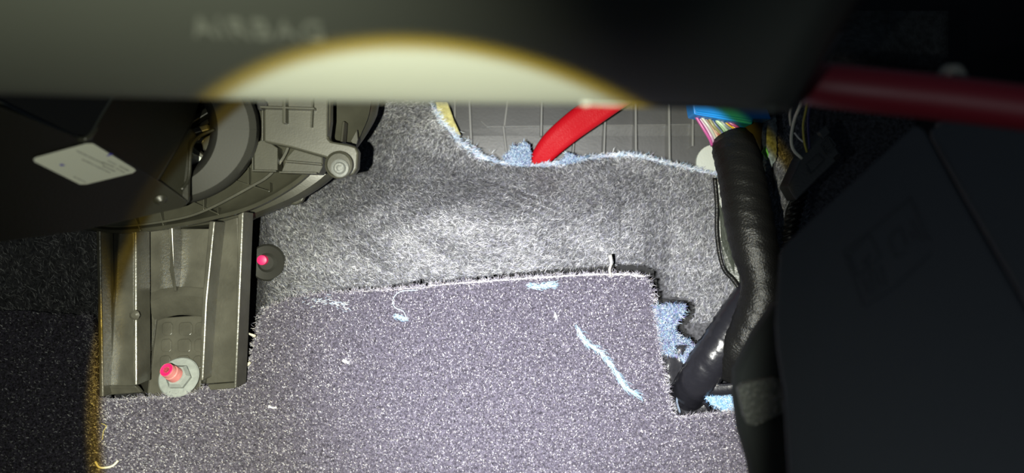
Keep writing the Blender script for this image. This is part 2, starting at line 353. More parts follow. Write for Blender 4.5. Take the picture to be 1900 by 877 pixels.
# loose tufts hanging from the cut edges
E = np.array([q for q in ctop if 150 < q[0] < 1420]); N = 3800; i = rng.integers(0, len(E), N); ex, ey = E[i, 0] + rng.normal(0, 3, N), E[i, 1] + rng.normal(0, 1.5, N)
p = VV(ex, ey, .410 / (1 + .481 * (ey - 438.5) / FPX) - .0002); dd = rng.normal(0, .8, (N, 3)); dd[:, 2] *= .4
up = (E[i, 0] < 1190) & (E[i, 0] > 500); dd[:, 1] += np.where(up, .5, 0); dd[:, 0] += np.where(E[i, 0] >= 1190, .8, np.where(E[i, 0] < 500, -.5, 0))
fibres('edge_tufts', p, dd, np.tile([0, 0, -1.0], (N, 1)), rng.uniform(.0010, .0028, N), .00018, tints(N, [(.20, .19, .22), (.13, .12, .15), (.34, .33, .35), (.08, .07, .10)]), carp, lift=.2)
# whitish backing yarn showing along the top edge
N = 700; ex = 640 + 550 * np.sqrt(rng.random(N)); CT = [c for c in CUT if 560 < c[0] < 1195 and c[1] < 560]; ey = np.interp(ex, [c[0] for c in CT], [c[1] for c in CT]); p = VV(ex, ey + 1.5, .410 / (1 + .481 * (ey - 438.5) / FPX) - .001)
fibres('edge_backing_yarn', p, np.tile([1.0, .05, 0], (N, 1)) + rng.normal(0, .12, (N, 3)), np.tile([0, 0, -1.0], (N, 1)), rng.uniform(.001, .003, N), .0002, tints(N, [(.22, .21, .23), (.36, .34, .34)]), carp, lift=.1)

# loose threads and fluff lying on the carpet: separate things
def tp(x, y, lift=.0015): return (x, y, toe(x, y) - lift)
def thread(label, pts, r, color, rough_=.6, group=None, cat='thread', n=30):
    m = mat('thread_yarn', color, rough_, .5, 2500); o = tube('loose_thread', pts, r, m, None, n=n, seg=6); tag(o, label, cat, group); return o
def wisp(label, line, N, spread, L, stops, name='loose_fluff', cat='fluff', lift=.0013):
    ln = resample([(*q, 0) for q in line], 60); t = rng.random(N); idx = (t * 58).astype(int)
    q = ln[idx, :2] + rng.normal(0, 1, (N, 2)) * spread; dr = ln[idx + 1, :2] - ln[idx, :2]; dr /= np.linalg.norm(dr, axis=1)[:, None]
    root = thing(name, label, cat, tp(*line[0]))
    p = VV(q[:, 0], q[:, 1], .410 / (1 + .481 * (q[:, 1] - 438.5) / FPX) - lift - rng.random(N) * .0006)
    d = np.stack([dr[:, 0], -dr[:, 1], np.zeros(N)], 1) + rng.normal(0, .25, (N, 3)) * [1, 1, .2]
    fibres('strands', p, d, np.tile(toeN, (N, 1)), rng.uniform(L * .5, L, N), .00016, tints(N, stops), root, lift=.08, curl=.2)
    return root
blue = [(.26, .42, .55), (.38, .54, .64), (.20, .34, .50)]
wisp('long wisp of pale blue fibres lying slantwise on the right half of the carpet', [(1068, 602), (1085, 632), (1115, 655), (1140, 685), (1158, 715), (1185, 735)], 330, 1.6, .0065, blue)
wisp('pale blue smudge of fluff near the carpet top edge left of the upright thread', [(978, 530), (1000, 531), (1030, 528)], 150, 2.6, .004, blue)
wisp('short thin wisp of white fibres between the blue smudge and the long blue wisp', [(1029, 575), (1032, 592)], 14, .8, .003, [(.7, .72, .75)])
wisp('small tangle of pale blue fluff at the end of the hanging thread', [(730, 585), (752, 592)], 60, 2.5, .003, blue)
wisp('tiny white speck of fluff on the middle of the carpet', [(635, 668), (643, 671)], 45, 1.0, .0022, [(.8, .82, .78)])
wisp('tiny white streak of lint near the lower left of the carpet', [(497, 755), (510, 756)], 30, .8, .002, [(.8, .78, .80)])
wisp('faint blue fibres strewn along the upper left carpet edge', [(560, 560), (600, 558), (640, 566)], 70, 6, .003, [(.4, .5, .62), (.6, .66, .7)])
thread('thin pale blue thread hanging over the top edge of the carpet', [tp(775, 538), tp(742, 541), tp(729, 556), tp(733, 570), tp(748, 577), tp(755, 592)], .00022, (.50, .66, .80))
thread('short cream thread standing upright at the top edge of the carpet', [tp(1133, 512, .001), tp(1131, 500, .006), tp(1134, 488, .009), tp(1132, 473, .012)], [.0006, .0007, .0006, .0010], (.75, .70, .60))
thread('short curled cream thread at the bottom left corner of the carpet', [tp(177, 856), tp(184, 866), tp(197, 867), tp(210, 863), tp(219, 854)], .00055, (.80, .76, .55))
thread('fine yellowish hair curled on the carpet below the bracket', [tp(190, 815), tp(192, 800), tp(197, 790), tp(188, 785)], .0002, (.5, .42, .14))
for lab, pts in (('cream tuft poking left from the carpet edge beside the bracket, upper', [(473, 623, .378), (465, 620, .376), (457, 616, .374)]), ('cream tuft poking left from the carpet edge beside the bracket, lower', [(464, 672, .376), (455, 680, .374), (444, 690, .373)])):
    thread(lab, pts, [.0009, .0006, .0002], (.62, .58, .48), n=8, cat='tuft')

# ------------------------------------------------------------------ ribbed plastic panel behind the cut-out
rp = thing('ribbed_panel', 'dark grey ribbed plastic panel showing through the felt cut-out', 'panel', (1050, 330, .468))
pf = plane((780, 200, .470), (1440, 200, .466), (1050, 330, .4655))
secs = [(740, 60), (905, 60), (938, 60), (1005, 60), (1060, 60), (1120, 60), (1175, 60), (1235, 60), (1285, 60), (1500, 60)]
XS = [784, 850, 905, 938, 972, 1005, 1062, 1100, 1120, 1150, 1175, 1210, 1235, 1262, 1282, 1500]
rows = []
for Y, k in ((60, .0), (236, -.0022), (252, .0), (400, .0015)):
    rows.append([(x, Y + (0 if Y != 236 else (905 - x) * -.0 - (x - 1000) * .02), pf(x, Y) + k + 0) for i, x in enumerate(XS)])
vs = [V(*q) for r in rows for q in r]; n = len(XS)
o = link('panel_face', W(vs), [[j * n + i, j * n + i + 1, (j + 1) * n + i + 1, (j + 1) * n + i] for j in range(3) for i in range(n - 1)], M_rib, rp); solid(o, .002, -1); bevel(o, .0004)
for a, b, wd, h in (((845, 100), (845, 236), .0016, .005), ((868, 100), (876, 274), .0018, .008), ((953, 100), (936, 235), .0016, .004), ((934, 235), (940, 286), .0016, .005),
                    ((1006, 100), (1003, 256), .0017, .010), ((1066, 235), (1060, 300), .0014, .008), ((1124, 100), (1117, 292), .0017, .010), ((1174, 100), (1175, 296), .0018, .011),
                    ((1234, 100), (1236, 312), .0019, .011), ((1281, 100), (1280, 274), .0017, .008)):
    bar('rib', (*a, pf(*a) + .001), (*b, pf(*b) + .001), wd, h, M_rib_lit, rp, bev=.0005, taper=.75)
bar('cross_ridge', (903, 236, pf(903, 236)), (1282, 232, pf(1282, 232)), .0010, .0032, M_rib_lit, rp, bev=.0003, taper=.4)
bar('cross_ridge', (893, 226, pf(893, 226)), (904, 236, pf(904, 236)), .0010, .0032, M_rib_lit, rp, bev=.0003, taper=.4)
o = disc('round_pad', 1322, 302, .452, .0108, .003, M_greypad, rp); tag(o, 'pale grey round pad beside the black sleeve')
# grey-blue torn wadding lump beside the red tube
def lump(name, poly, dfun, m, thick, nfib, L, stops, label, cat, root=None):
    root = root or thing(name, label, cat, (*poly[0], dfun(*poly[0])))
    pr = rough(poly + [poly[0]], 4, 1.4)[:-1]
    prism('wadding', [(x, y, dfun(x, y)) for x, y in pr], thick, m, root)
    px = rng.uniform(min(q[0] for q in poly), max(q[0] for q in poly), nfib * 3); py = rng.uniform(min(q[1] for q in poly), max(q[1] for q in poly), nfib * 3)
    k = inside(px, py, poly); px, py = px[k][:nfib], py[k][:nfib]; N = len(px); d = np.array([dfun(x, y) for x, y in zip(px, py)]) - .0002 - .0016 * rng.random(N)
    fibres('wadding_fibres', VV(px, py, d), rng.normal(0, 1, (N, 3)) * [1, 1, .45], np.tile([0, 0, -1.0], (N, 1)), rng.uniform(L * .4, L, N), .0002, tints(N, stops), root, lift=.25, curl=.4)
    return root
bst = [(.16, .23, .32), (.26, .34, .42), (.09, .16, .27), (.40, .46, .52), (.14, .14, .28), (.10, .18, .27), (.03, .05, .10)]
lump('wadding_tuft', [(933, 290), (948, 278), (950, 268), (960, 272), (972, 262), (982, 270), (986, 285), (984, 306), (940, 304)], lambda x, y: .4400, M_cloth, .004, 1300, .0024, bst, 'torn tuft of pale blue wadding to the left of the red tube', 'wadding')
lump('wadding_tuft', [(1045, 296), (1050, 283), (1062, 286), (1070, 292), (1095, 290), (1060, 302), (1030, 304)], lambda x, y: .4395, M_cloth, .003, 600, .0024, bst, 'small tuft of pale blue wadding to the right of the red tube foot', 'wadding')
# red tube
rt = thing('red_tube', 'bright red flattened tubing arching from under the dashboard into the felt', 'tube', (995, 300, .447))
c = [(1240, 110, .400), (1155, 168, .412), (1100, 207, .424), (1058, 238, .434), (1022, 270, .442), (997, 303, .449), (985, 330, .455)]
rad = [.0083, .0084, .0084, .0081, .0074, .0056, .0040]
cc = resample([np.append(V(*q), r) for q, r in zip(c, rad)], 60); t = np.gradient(cc[:, :3], axis=0); t /= np.linalg.norm(t, axis=1)[:, None]
vs = []; seg = 20
for i in range(60):
    a = np.cross(t[i], [0, 0, 1.0]); a /= np.linalg.norm(a); b = np.cross(a, t[i])
    for kk in range(seg):
        th = 2 * math.pi * kk / seg; f = 1 - .45 * math.exp(-((((th - 4.55 + math.pi) % (2 * math.pi)) - math.pi) / .28) ** 2)
        vs.append(cc[i, :3] + a * math.cos(th) * cc[i, 3] + b * math.sin(th) * cc[i, 3] * .42 * f)
o = link('tube_body', W(vs), [[i * seg + kk, i * seg + (kk + 1) % seg, (i + 1) * seg + (kk + 1) % seg, (i + 1) * seg + kk] for i in range(59) for kk in range(seg)] + [list(range(seg)), [59 * seg + kk for kk in range(seg)]], M_red, rt, True)

# ------------------------------------------------------------------ dashboard lower edge, close to the lens
dash = thing('dashboard', 'olive-black dashboard underside with a rounded lower lip and moulded airbag lettering', 'dashboard', (700, 190, .168))
PYS = [-420, -260, -150, -60, 0, 50, 100, 140, 165, 178, 186, 189, 187, 178, 150, 60]
DD = [.110, .122, .131, .138, .1435, .149, .1565, .1642, .1700, .1735, .1765, .1795, .185, .192, .205, .240]
def dashd(py): return float(np.interp(py, PYS[:12], DD[:12]))
cols_x = np.concatenate([np.linspace(-900, 1380, 58), np.linspace(1395, 1470, 8)])
vs = []
for j, py in enumerate(PYS):
    slope = np.interp(py, [-420, 0, 180], [0.2, .012, .0])
    tshift = np.interp(py, [-420, 0, 189], [420, 125, 0])
    for ci, x in enumerate(cols_x):
        yy = py + np.interp(x, [-900, 0, 600, 1080, 1470], [-22, -14, 0, 6, 18]) * min(1, max(0, (py + 60) / 240))
        xx = x + tshift * max(0, (x - 900) / 570) if x > 900 else x
        edge = max(0, (x - 1400) / 70); dep = DD[j] + edge ** 2 * .012
        vs.append(V(xx, yy, dep))
n = len(cols_x)
o = link('dash_panel', W(vs), [[j * n + i, j * n + i + 1, (j + 1) * n + i + 1, (j + 1) * n + i] for j in range(len(PYS) - 1) for i in range(n - 1)], M_dash, dash, True); solid(o, .0025, 1)
def text_mesh(s, origin, ex, ey, size, depth, m, parent, name='lettering', spacing=1.0):
    cu = bpy.data.curves.new('t', 'FONT'); cu.body = s; cu.size = 1; cu.extrude = depth / size; cu.space_character = spacing
    to = bpy.data.objects.new('t', cu); col.objects.link(to); dg = bpy.context.evaluated_depsgraph_get()
    me = bpy.data.meshes.new_from_object(to.evaluated_get(dg)); bpy.data.objects.remove(to)
    co = np.empty(len(me.vertices) * 3); me.vertices.foreach_get('co', co); co = co.reshape(-1, 3)
    ex = ex / np.linalg.norm(ex); ey = ey - ex * (ex @ ey); ey /= np.linalg.norm(ey); ez = np.cross(ex, ey)
    p = origin + co[:, :1] * size * ex + co[:, 1:2] * size * ey + co[:, 2:3] * size * ez
    return link(name, W(p), [list(q.vertices) for q in me.polygons], m, parent)
A = V(362, 66, dashd(66) - .0004); B = V(612, 76, dashd(72) - .0004); C = V(362, 30, dashd(30) - .0004)
text_mesh('AIRBAG', A, B - A, C - A, .0072, .0004, M_letter, dash, spacing=1.12)
bar('lip_bead', (1090, 190, .1775), (1440, 203, .1775), .0016, .0016, M_dash, dash, bev=.0006)
disc('bead_end', 1086, 188, .1770, .0013, .0016, M_dash, dash)

# ------------------------------------------------------------------ blower housing
bl = thing('blower_housing', 'olive grey moulded plastic blower housing with concentric stepped rings, hanging at the left', 'blower', (400, 415, .37))
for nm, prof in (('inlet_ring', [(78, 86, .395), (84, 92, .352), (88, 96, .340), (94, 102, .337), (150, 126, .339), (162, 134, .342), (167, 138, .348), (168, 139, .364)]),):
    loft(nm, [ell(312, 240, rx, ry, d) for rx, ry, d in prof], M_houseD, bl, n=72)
def cv(pts, d, dx=0, dy=0): return [(x + dx, y + dy, d) for x, y in pts]
c1 = [(120, 392), (250, 388), (330, 374), (400, 345), (455, 305), (478, 260), (482, 200), (476, 100)]
c2 = [(150, 412), (220, 420), (320, 408), (384, 389), (468, 345), (501, 324), (528, 289), (541, 250), (546, 200), (546, 100)]
c3 = [(150, 420), (220, 430), (320, 420), (409, 402), (470, 384), (528, 354), (572, 320), (600, 272), (613, 200), (613, 100)]
c4 = [(150, 424), (250, 434), (440, 414), (480, 401), (528, 382), (566, 364), (617, 328), (661, 274), (690, 230), (701, 197), (707, 100)]
loft('inner_step', [cv(c1, .3635), cv(c2, .3590)], M_house, bl)
loft('ridge', [cv(c2, .3640, -3, -2), cv(c2, .3540, -2, -1), cv(c2, .3540, 1, 1), cv(c2, .3640, 2, 2)], M_house, bl, t=.0004)
loft('outer_step', [cv(c2, .3640, 3, 2), cv(c3, .3610, -9, -7), cv(c3, .3575, -4, -3), cv(c3, .3585, 0, 0), cv(c3, .385, 2, 2)], M_house, bl)
loft('outer_shell', [cv(c3, .386, -5, -5), cv(c4, .388, -14, -5), cv(c4, .3920, -4, -2), cv(c4, .398, 0, 0), cv(c4, .408, -3, -3)], M_houseD if False else M_house, bl)
prism('back_tab', [(526, 368, .396), (566, 350, .396), (566, 362, .396), (560, 374, .396), (548, 380, .396), (536, 379, .396)], .004, M_house, bl, .0008)
# mounting arm plate with lug and screw
af = plane((490, 260, .341), (665, 300, .345), (560, 120, .343))
o = prism('arm_plate', on(af, [(489, 120), (489, 263), (540, 274), (604, 292), (612, 304), (622, 322), (640, 327), (655, 324), (663, 312), (665, 282), (660, 272), (648, 268), (614, 262), (609, 256), (613, 225), (614, 120)]), .0060, M_house, bl, .0009)
def am(x, y, k=0.0): return (x, y, af(x, y) - k)
for a, b, wd, h in (((488, 201), (588, 204), .0013, .0045), ((532, 120), (532, 231), .0022, .0045), ((586, 120), (580, 238), .0010, .003), ((489, 205), (489, 262), .0010, .002), ((611, 120), (609, 254), .0008, .003)):
    bar('rib', am(*a, -.0005), am(*b, -.0005), wd, h, M_house, bl, bev=.0003, taper=.7)
disc('lug_boss', 630, 306, .3425, .0082, .004, M_house, bl, prof=[(.0066, 0), (.0064, .0020), (.0056, .0024), (.0053, .0014)])
M_screw = mat('screw_zinc', (.11, .115, .11), .5, .5, 900, spec=.4)
sw = disc('screw_washer', 631, 312, .3400, .0052, .001, M_screw, bl, prof=[(.0042, 0), (.0042, .0008), (.0034, .0012)]); tag(sw, 'bright zinc screw with washer')
sh = disc('screw_head', 631, 312, .3390, .0028, .0016, M_screw, sw, prof=[(.0028, 0), (.0028, .0010), (.0022, .0018), (.0013, .0018), (.0011, .0010)])
# box ribs below the arm
lf = plane((470, 318, .349), (600, 320, .352), (520, 270, .351))
prism('web_plate', on(lf, [(471, 268), (489, 256), (515, 274), (515, 317), (471, 317)]), .008, M_house, bl, .0004)
prism('web_plate', on(lf, [(533, 290), (546, 276), (602, 292), (600, 306), (592, 322), (521, 320)]), .010, M_house, bl, .0004)
for a, b, wd, h in (((471, 268), (471, 318), .0008, .002), ((470, 317), (516, 318), .0012, .003), ((521, 320), (591, 322), .0012, .003), ((533, 300), (601, 306), .0012, .004), ((600, 292), (601, 306), .0008, .003)):
    bar('rib', (*a, lf(*a)), (*b, lf(*b)), wd, h, M_house, bl, bev=.0003, taper=.7)
for a, b in (((353, 370), (412, 398)), ((430, 310), (430, 333)), ((430, 332), (505, 356)), ((466, 312), (466, 342)), ((384, 352), (384, 389)), ((505, 340), (505, 356)), ((410, 386), (410, 398)), ((250, 385), (268, 428)), ((300, 380), (310, 418))):
    bar('rib', (*a, .3625), (*b, .3600), .0008, .0042, M_house, bl, bev=.0002, taper=.7)
loft('duct_wall', [[(622, 100, .372), (622, 200, .372), (617, 262, .372), (640, 266, .374)], [(690, 100, .383), (686, 200, .383), (668, 250, .383), (660, 272, .383)]], M_house, bl, n=24)
bar('rib', (642, 228, .374), (638, 268, .372), .0022, .006, M_house, bl, bev=.0005, taper=.6)
prism('gusset', [(650, 262, .3735), (662, 240, .3735), (664, 258, .3735), (660, 272, .3735)], .002, M_house, bl, .0003)
# motor seen inside the inlet
o = disc('motor_hub', 312, 240, .400, .036, .004, M_black, bl)
for a, b in (((398, 205), (348, 236)), ((400, 262), (345, 262)), ((388, 300), (345, 262)), ((396, 238), (352, 250))):
    bar('spoke', (*a, .382), (*b, .378), .0035, .006, M_house, bl, bev=.0008)
prism('spoke_paddle', [(372, 258, .375), (400, 244, .375), (404, 270, .375), (386, 284, .375), (376, 276, .375)], .003, M_house, bl, .0008)
o = prism('pale_tab', [(345, 282, .372), (357, 283, .372), (372, 290, .372), (374, 297, .372), (368, 302, .372), (345, 309, .372)], .003, M_greypad, bl, .0008); tag(o, 'pale grey tab inside the inlet')
# dark clip at upper right of ring
prism('clip', [(474, 186, .340), (490, 184, .340), (497, 192, .340), (494, 203, .340), (478, 205, .340)], .006, M_black, bl, .001)

# ------------------------------------------------------------------ support bracket under the blower
bk = thing('mounting_bracket', 'tall grey-olive moulded plastic bracket with deep channels bolted to the floor at the left', 'bracket', (310, 735, .372))
def pl4(name, q, t, m=M_brack, bev=.0006, **kw): return prism(name, q, t, m, bk, bev, **kw)
pl4('side_flange', [(178, 412, .366), (186, 412, .366), (192, 736, .362), (184, 736, .362)], .012)
pl4('channel_wall', [(186, 414, .402), (222, 414, .379), (204, 716, .369), (191, 716, .390)], .003, M_brack)
pl4('left_panel', [(221, 428, .3795), (249, 428, .3795), (250, 716, .3690), (191, 716, .3690), (205, 600, .374)], .003)
pl4('left_panel_foot', [(190, 716, .3680), (252, 716, .3680), (262, 728, .3700), (200, 733, .3700)], .003)
pl4('left_panel_cap', [(221, 414, .3780), (249, 414, .3780), (249, 427, .3780), (221, 427, .3780)], .004)
pl4('left_rib', [(247, 408, .3670), (253, 408, .3670), (254, 715, .3580), (246, 715, .3580)], .014)
pl4('channel_wall', [(253, 412, .408), (272, 412, .387), (262, 550, .384), (288, 592, .386), (274, 730, .3750), (254, 730, .392)], .003)
uf = plane((270, 420, .387), (400, 420, .387), (330, 545, .3835))
pl4('upper_pocket', on(uf, [(271, 424), (397, 424), (381, 535), (345, 533), (300, 537), (263, 549)]), .003)
pl4('pocket_rib', [(312, 414, .376), (320, 414, .376), (322, 500, .376), (327, 540, .380), (322, 541, .380), (314, 500, .376)], .010)
loft('curved_step', [[(264, 550, .3840), (300, 538, .3835), (340, 533, .3830), (384, 536, .3830)], [(272, 562, .3815), (305, 552, .3812), (340, 548, .3810), (382, 551, .3810)], [(286, 590, .3860), (310, 582, .3860), (340, 578, .3860), (380, 583, .3860)], [(290, 594, .3880), (312, 586, .3880), (340, 582, .3880), (380, 586, .3880)]], M_brack, bk, n=24)
qf = plane((290, 590, .3890), (380, 590, .3890), (300, 740, .3750))
pl4('lower_pocket', on(qf, [(288, 590), (380, 584), (371, 735), (273, 735)]), .003)
for r in range(3):
    for c_ in range(3):
        x0 = 300 + c_ * 31 - r * 2; y0 = 598 + r * 31; w_ = 25 if c_ else 20; h_ = 24
        if c_ == 2: w_ = 16
        pts = [(x0 + 4, y0), (x0 + w_ - 4, y0 - 1), (x0 + w_, y0 + 4), (x0 + w_, y0 + h_ - 4), (x0 + w_ - 4, y0 + h_), (x0 + 4, y0 + h_), (x0, y0 + h_ - 4), (x0, y0 + 4)]
        prism('raised_cell', [(x, y, qf(x, y) - .0007) for x, y in pts], .001, M_brack, bk, .0005)
pl4('centre_rib', [(388, 410, .3640), (399, 410, .3640), (384, 560, .3600), (377, 706, .3570), (370, 706, .3570), (374, 560, .3600)], .020)
pl4('channel_wall', [(399, 412, .367), (403, 412, .375), (386, 560, .372), (382, 712, .368), (376, 712, .360)], .003)
rf = plane((400, 420, .3780), (440, 410, .3760), (400, 712, .3660))
pl4('right_panel', on(rf, [(401, 414), (441, 402), (446, 560), (437, 708), (381, 712), (384, 560)]), .003)
pl4('right_panel_foot', on(rf, [(384, 713), (437, 709), (437, 720), (390, 724)]), .002)
pl4('side_flange', [(441, 398, .3600), (452, 392, .3600), (445, 560, .3570), (438, 720, .3550), (433, 720, .3550), (438, 560, .3570)], .014)
# small melted flash on the left rib
o = disc('moulding_flash', 251, 584, .3575, .002, .0016, M_brack, bk, prof=[(.0022, 0), (.0026, .0008), (.0012, .0018)], seg=9)
# nut, washer, stud
nax = toeN
wsh = disc('washer', 333, 700, .3755, .0102, .001, M_steel, bk, axis=nax, prof=[(.0102, 0), (.0104, .0008), (.0098, .0014), (.0060, .0018)], seg=48); tag(wsh, 'large zinc washer')
nut = disc('hex_nut', 333, 700, .3738, .0062, .004, M_steel, wsh, axis=nax, seg=6, prof=[(.0064, 0), (.0066, .0022), (.0050, .0042)])
std = disc('stud', 333, 700, .3738, .0030, .012, M_pink, wsh, axis=nax * .93 + np.array([-.16, .08, 0]), prof=[(.0041, .0042), (.0038, .0080), (.0034, .0084), (.0033, .0092), (.0036, .0094), (.0034, .0118)], seg=24); tag(std, 'pinkish threaded stud')
cap = disc('stud_tip', 333, 700, .3738, .0030, .012, M_magenta, wsh, axis=nax * .93 + np.array([-.16, .08, 0]), prof=[(.0033, .0118), (.0030, .0122), (.0016, .0118)], seg=24); tag(cap, 'magenta painted stud tip')

# ------------------------------------------------------------------ black box with sticker
bx = thing('black_module_box', 'glossy black plastic box with a white sticker at the left under the dashboard', 'box', (250, 400, .31))
fA = plane((165, 256, .272), (345, 380, .322), (-100, 440, .272))
fB = plane((165, 256, .272), (345, 380, .322), (230, 170, .292))
prism('underside', on(fA, [(-260, 150), (0, 200), (128, 250), (140, 256), (165, 257), (290, 334), (345, 373), (346, 380), (336, 386), (150, 428), (-260, 486)]), .002, M_box, bx, .0006, direction=(.05, .3, .3))
prism('end_face', on(fB, [(166, 256), (216, 172), (372, 172), (354, 228), (291, 333)]), .002, M_box, bx, .0006)
tube('moulded_edge', [(-60, 168, .262), (0, 193, .266), (60, 222, .268), (120, 248, .270), (145, 258, .271), (166, 254, .272), (190, 214, .284), (218, 168, .300)], .0010, mat('box_edge_highlight', (.05, .05, .035), .25), bx, seg=8)  # highlight along the edge put in as a paler tone
prism('recess_wall', [(-260, 100, .285), (216, 168, .300), (166, 252, .276), (128, 248, .274), (-260, 140, .270)], .002, M_black, bx)
prism('end_wing', [(291, 333, .312), (352, 236, .330), (362, 250, .332), (352, 262, .330), (349, 372, .324), (336, 384, .322)], .0025, M_box, bx, .0007)
tube('wing_rim', [(398, 240, .338), (372, 252, .334), (357, 268, .330), (353, 290, .328), (350, 330, .326), (337, 352, .322)], .0008, M_box, bx, seg=8)
disc('button', 298, 371, fA(298, 371) - .0004, .0022, .001, M_box, bx, axis=fA.n, prof=[(.0028, 0), (.0020, .0006), (.0012, .0014)])
bs = prism('sticker', on(lambda x, y: fA(x, y) - .0006, [(62, 295), (66, 292), (160, 266), (172, 266), (248, 312), (252, 316), (246, 321), (160, 342), (148, 342), (64, 300)]), .0002, M_sticker, bx); tag(bs, 'white paper sticker')
# rows of tiny print, upside down
def mark(x0, y0, x1, y1, h, m=M_ink, name='print'):
    dx, dy = x1 - x0, y1 - y0; L = math.hypot(dx, dy); nx_, ny_ = -dy / L * h, dx / L * h
    return [(x0, y0), (x1, y1), (x1 + nx_, y1 + ny_), (x0 + nx_, y0 + ny_)]
quads = []
def row(x0, y0, x1, y1, h, gap=.35):
    t = 0
    while t < 1:
        l = random.uniform(.015, .05); t1 = min(1, t + l); quads.append(mark(x0 + (x1 - x0) * t, y0 + (y1 - y0) * t + random.uniform(-.3, .3), x0 + (x1 - x0) * t1, y0 + (y1 - y0) * t1, h)); t = t1 + random.uniform(.01, .03)
row(143, 279, 193, 303, 1.8); row(153, 295, 205, 320, 1.5); row(190, 300, 212, 309, 1.8); row(190, 306, 214, 317, 1.8); row(222, 307, 239, 316, 2.0); row(215, 311, 232, 320, 1.4); row(137, 327, 160, 338, 1.2); row(200, 297, 216, 305, 1.5)
vs = []; fs = []
for q in quads:
    b = len(vs); vs += [V(x, y, fA(x, y) - .0008) for x, y in q]; fs.append([b, b + 1, b + 2, b + 3])
o = link('small_print', W(vs), fs, M_ink, bs); tag(o, kind='stuff')
prism('pen_mark', on(lambda x, y: fA(x, y) - .0008, [(197, 290), (204, 284), (210, 286), (206, 288)]), .0001, M_pen, bs)
prism('pen_mark', on(lambda x, y: fA(x, y) - .0008, [(110, 305), (116, 304), (121, 307), (113, 308)]), .0001, M_pen, bs)

# push fastener on the felt
pf_ = thing('push_fastener', 'round dark fastener with a magenta centre pressed into the felt right of the bracket', 'fastener', (492, 486, .412))
dd = float(feltd(500, 488)) - .004
disc('dished_washer', 496, 487, dd, .0100, .002, M_houseD, pf_, prof=[(.0105, 0), (.0095, .0012), (.0055, .0004), (.0040, .0016)])
o = disc('stud', 489, 482, dd - .0012, .003, .003, M_magenta, pf_, prof=[(.0029, 0), (.0027, .0030), (.0016, .0034)]); tag(o, 'magenta plastic stud')

# ------------------------------------------------------------------ wiring harness
hs = thing('wiring_harness', 'thick black vinyl-sleeved cable bundle running down the right of the felt', 'wiring', (1330, 700, .37))
def R_(px, d=.365): return px * d / FPX
tube('sleeve', [(1354, 256, .388), (1362, 276, .385), (1376, 330, .375), (1388, 400, .366), (1400, 460, .360), (1412, 515, .357), (1412, 560, .356), (1396, 610, .358), (1372, 650, .362), (1348, 690, .370)],
     [R_(36), R_(42), R_(43), R_(44), R_(42), R_(36), R_(39), R_(40), R_(38), R_(30)], M_sleeve, hs, n=90, seg=28, wob=.035)
tube("wire_core", [(1388, 300, .388), (1390, 250, .392), (1394, 225, .394)], R_(24), M_black, hs, n=8)
tube('taped_branch', [(1392, 530, .374), (1372, 580, .370), (1345, 630, .368), (1316, 672, .370), (1290, 710, .376), (1266, 742, .394)], [R_(20), R_(34), R_(38), R_(38), R_(36), R_(36)], M_tape, hs, n=60, seg=24, wob=.04)
# thin cord looping down the left side of the sleeve
tube('cord', [(1326, 330, .384), (1330, 380, .383), (1330, 430, .382), (1336, 475, .380), (1345, 502, .378), (1360, 518, .375), (1370, 535, .373), (1368, 560, .372)], .0011, M_sleeve, hs, n=50, seg=8)
prism('vinyl_flap', [(1326, 330, .388), (1345, 330, .386), (1372, 440, .384), (1385, 520, .382), (1372, 550, .378), (1348, 502, .383), (1334, 440, .387)], .001, mat('flap_vinyl', (.022, .026, .020), .4, .6, 500), hs, .0003)
# coloured wires into the blue connector
wc = [((.60, .16, .42), 1291, 215, 1317, 258), ((.62, .40, .58), 1296, 216, 1321, 256), ((.62, .62, .58), 1302, 217, 1326, 254), ((.70, .52, .42), 1306, 218, 1330, 252), ((.42, .14, .10), 1311, 219, 1334, 250), ((.40, .38, .22), 1316, 220, 1337, 248), ((.20, .24, .38), 1320, 221, 1340, 247),
      ((.16, .30, .14), 1325, 222, 1346, 246), ((.55, .70, .50), 1329, 222, 1350, 245), ((.15, .32, .12), 1333, 223, 1353, 245), ((.40, .30, .26), 1335, 223, 1357, 244), ((.30, .34, .36), 1338, 224, 1360, 243), ((.75, .48, .04), 1342, 224, 1364, 242), ((.75, .48, .04), 1346, 225, 1368, 241), ((.45, .12, .30), 1352, 226, 1372, 240)]
for i, (cc_, x0, y0, x1, y1) in enumerate(wc):
    m = mat('wire_insulation', tuple(c ** 1.25 * .62 for c in cc_), .4); dz = .002 * math.sin(i * 2.1)
    tube('wire', [(x0 - 6, y0 - 14, .384 + dz), (x0, y0, .384 + dz), ((x0 + x1) / 2 + 2 * math.sin(i), (y0 + y1) / 2, .3835 + dz), (x1, y1, .385), (x1 + 4, y1 + 12, .388)], R_(3.2), m, hs, n=16, seg=8)
bc = prism('connector', [(1283, 180, .376), (1420, 190, .376), (1432, 221, .376), (1398, 220, .376), (1396, 231, .376), (1288, 212, .376)], .014, M_blueconn, hs, .0008); tag(bc, 'blue plastic connector')
bar('connector_rib', (1290, 208, .3755), (1394, 224, .3755), .0012, .0012, M_blueconn, bc, bev=.0003)

# grey-teal foam edge at the far right of the opening
fe = thing('foam_edge', 'ragged grey-teal edge of foam to the right of the black sleeve top', 'foam', (1425, 315, .43))
prism('foam_strip', [(x, y, .430) for x, y in rough([(1404, 222), (1440, 215), (1441, 290), (1432, 312), (1420, 318), (1424, 280), (1418, 245), (1404, 222)], 4, 1.0)[:-1]], .006, mat('foam_teal', (.14, .17, .17), .9, 1, 900, vary=.6, vscale=500), fe)
o = prism('green_film', [(1420, 270, .428), (1426, 284, .428), (1424, 296, .428), (1416, 285, .428), (1414, 282, .428)], .001, mat('green_film', (.10, .35, .04), .4), fe); tag(o, 'scrap of green film')

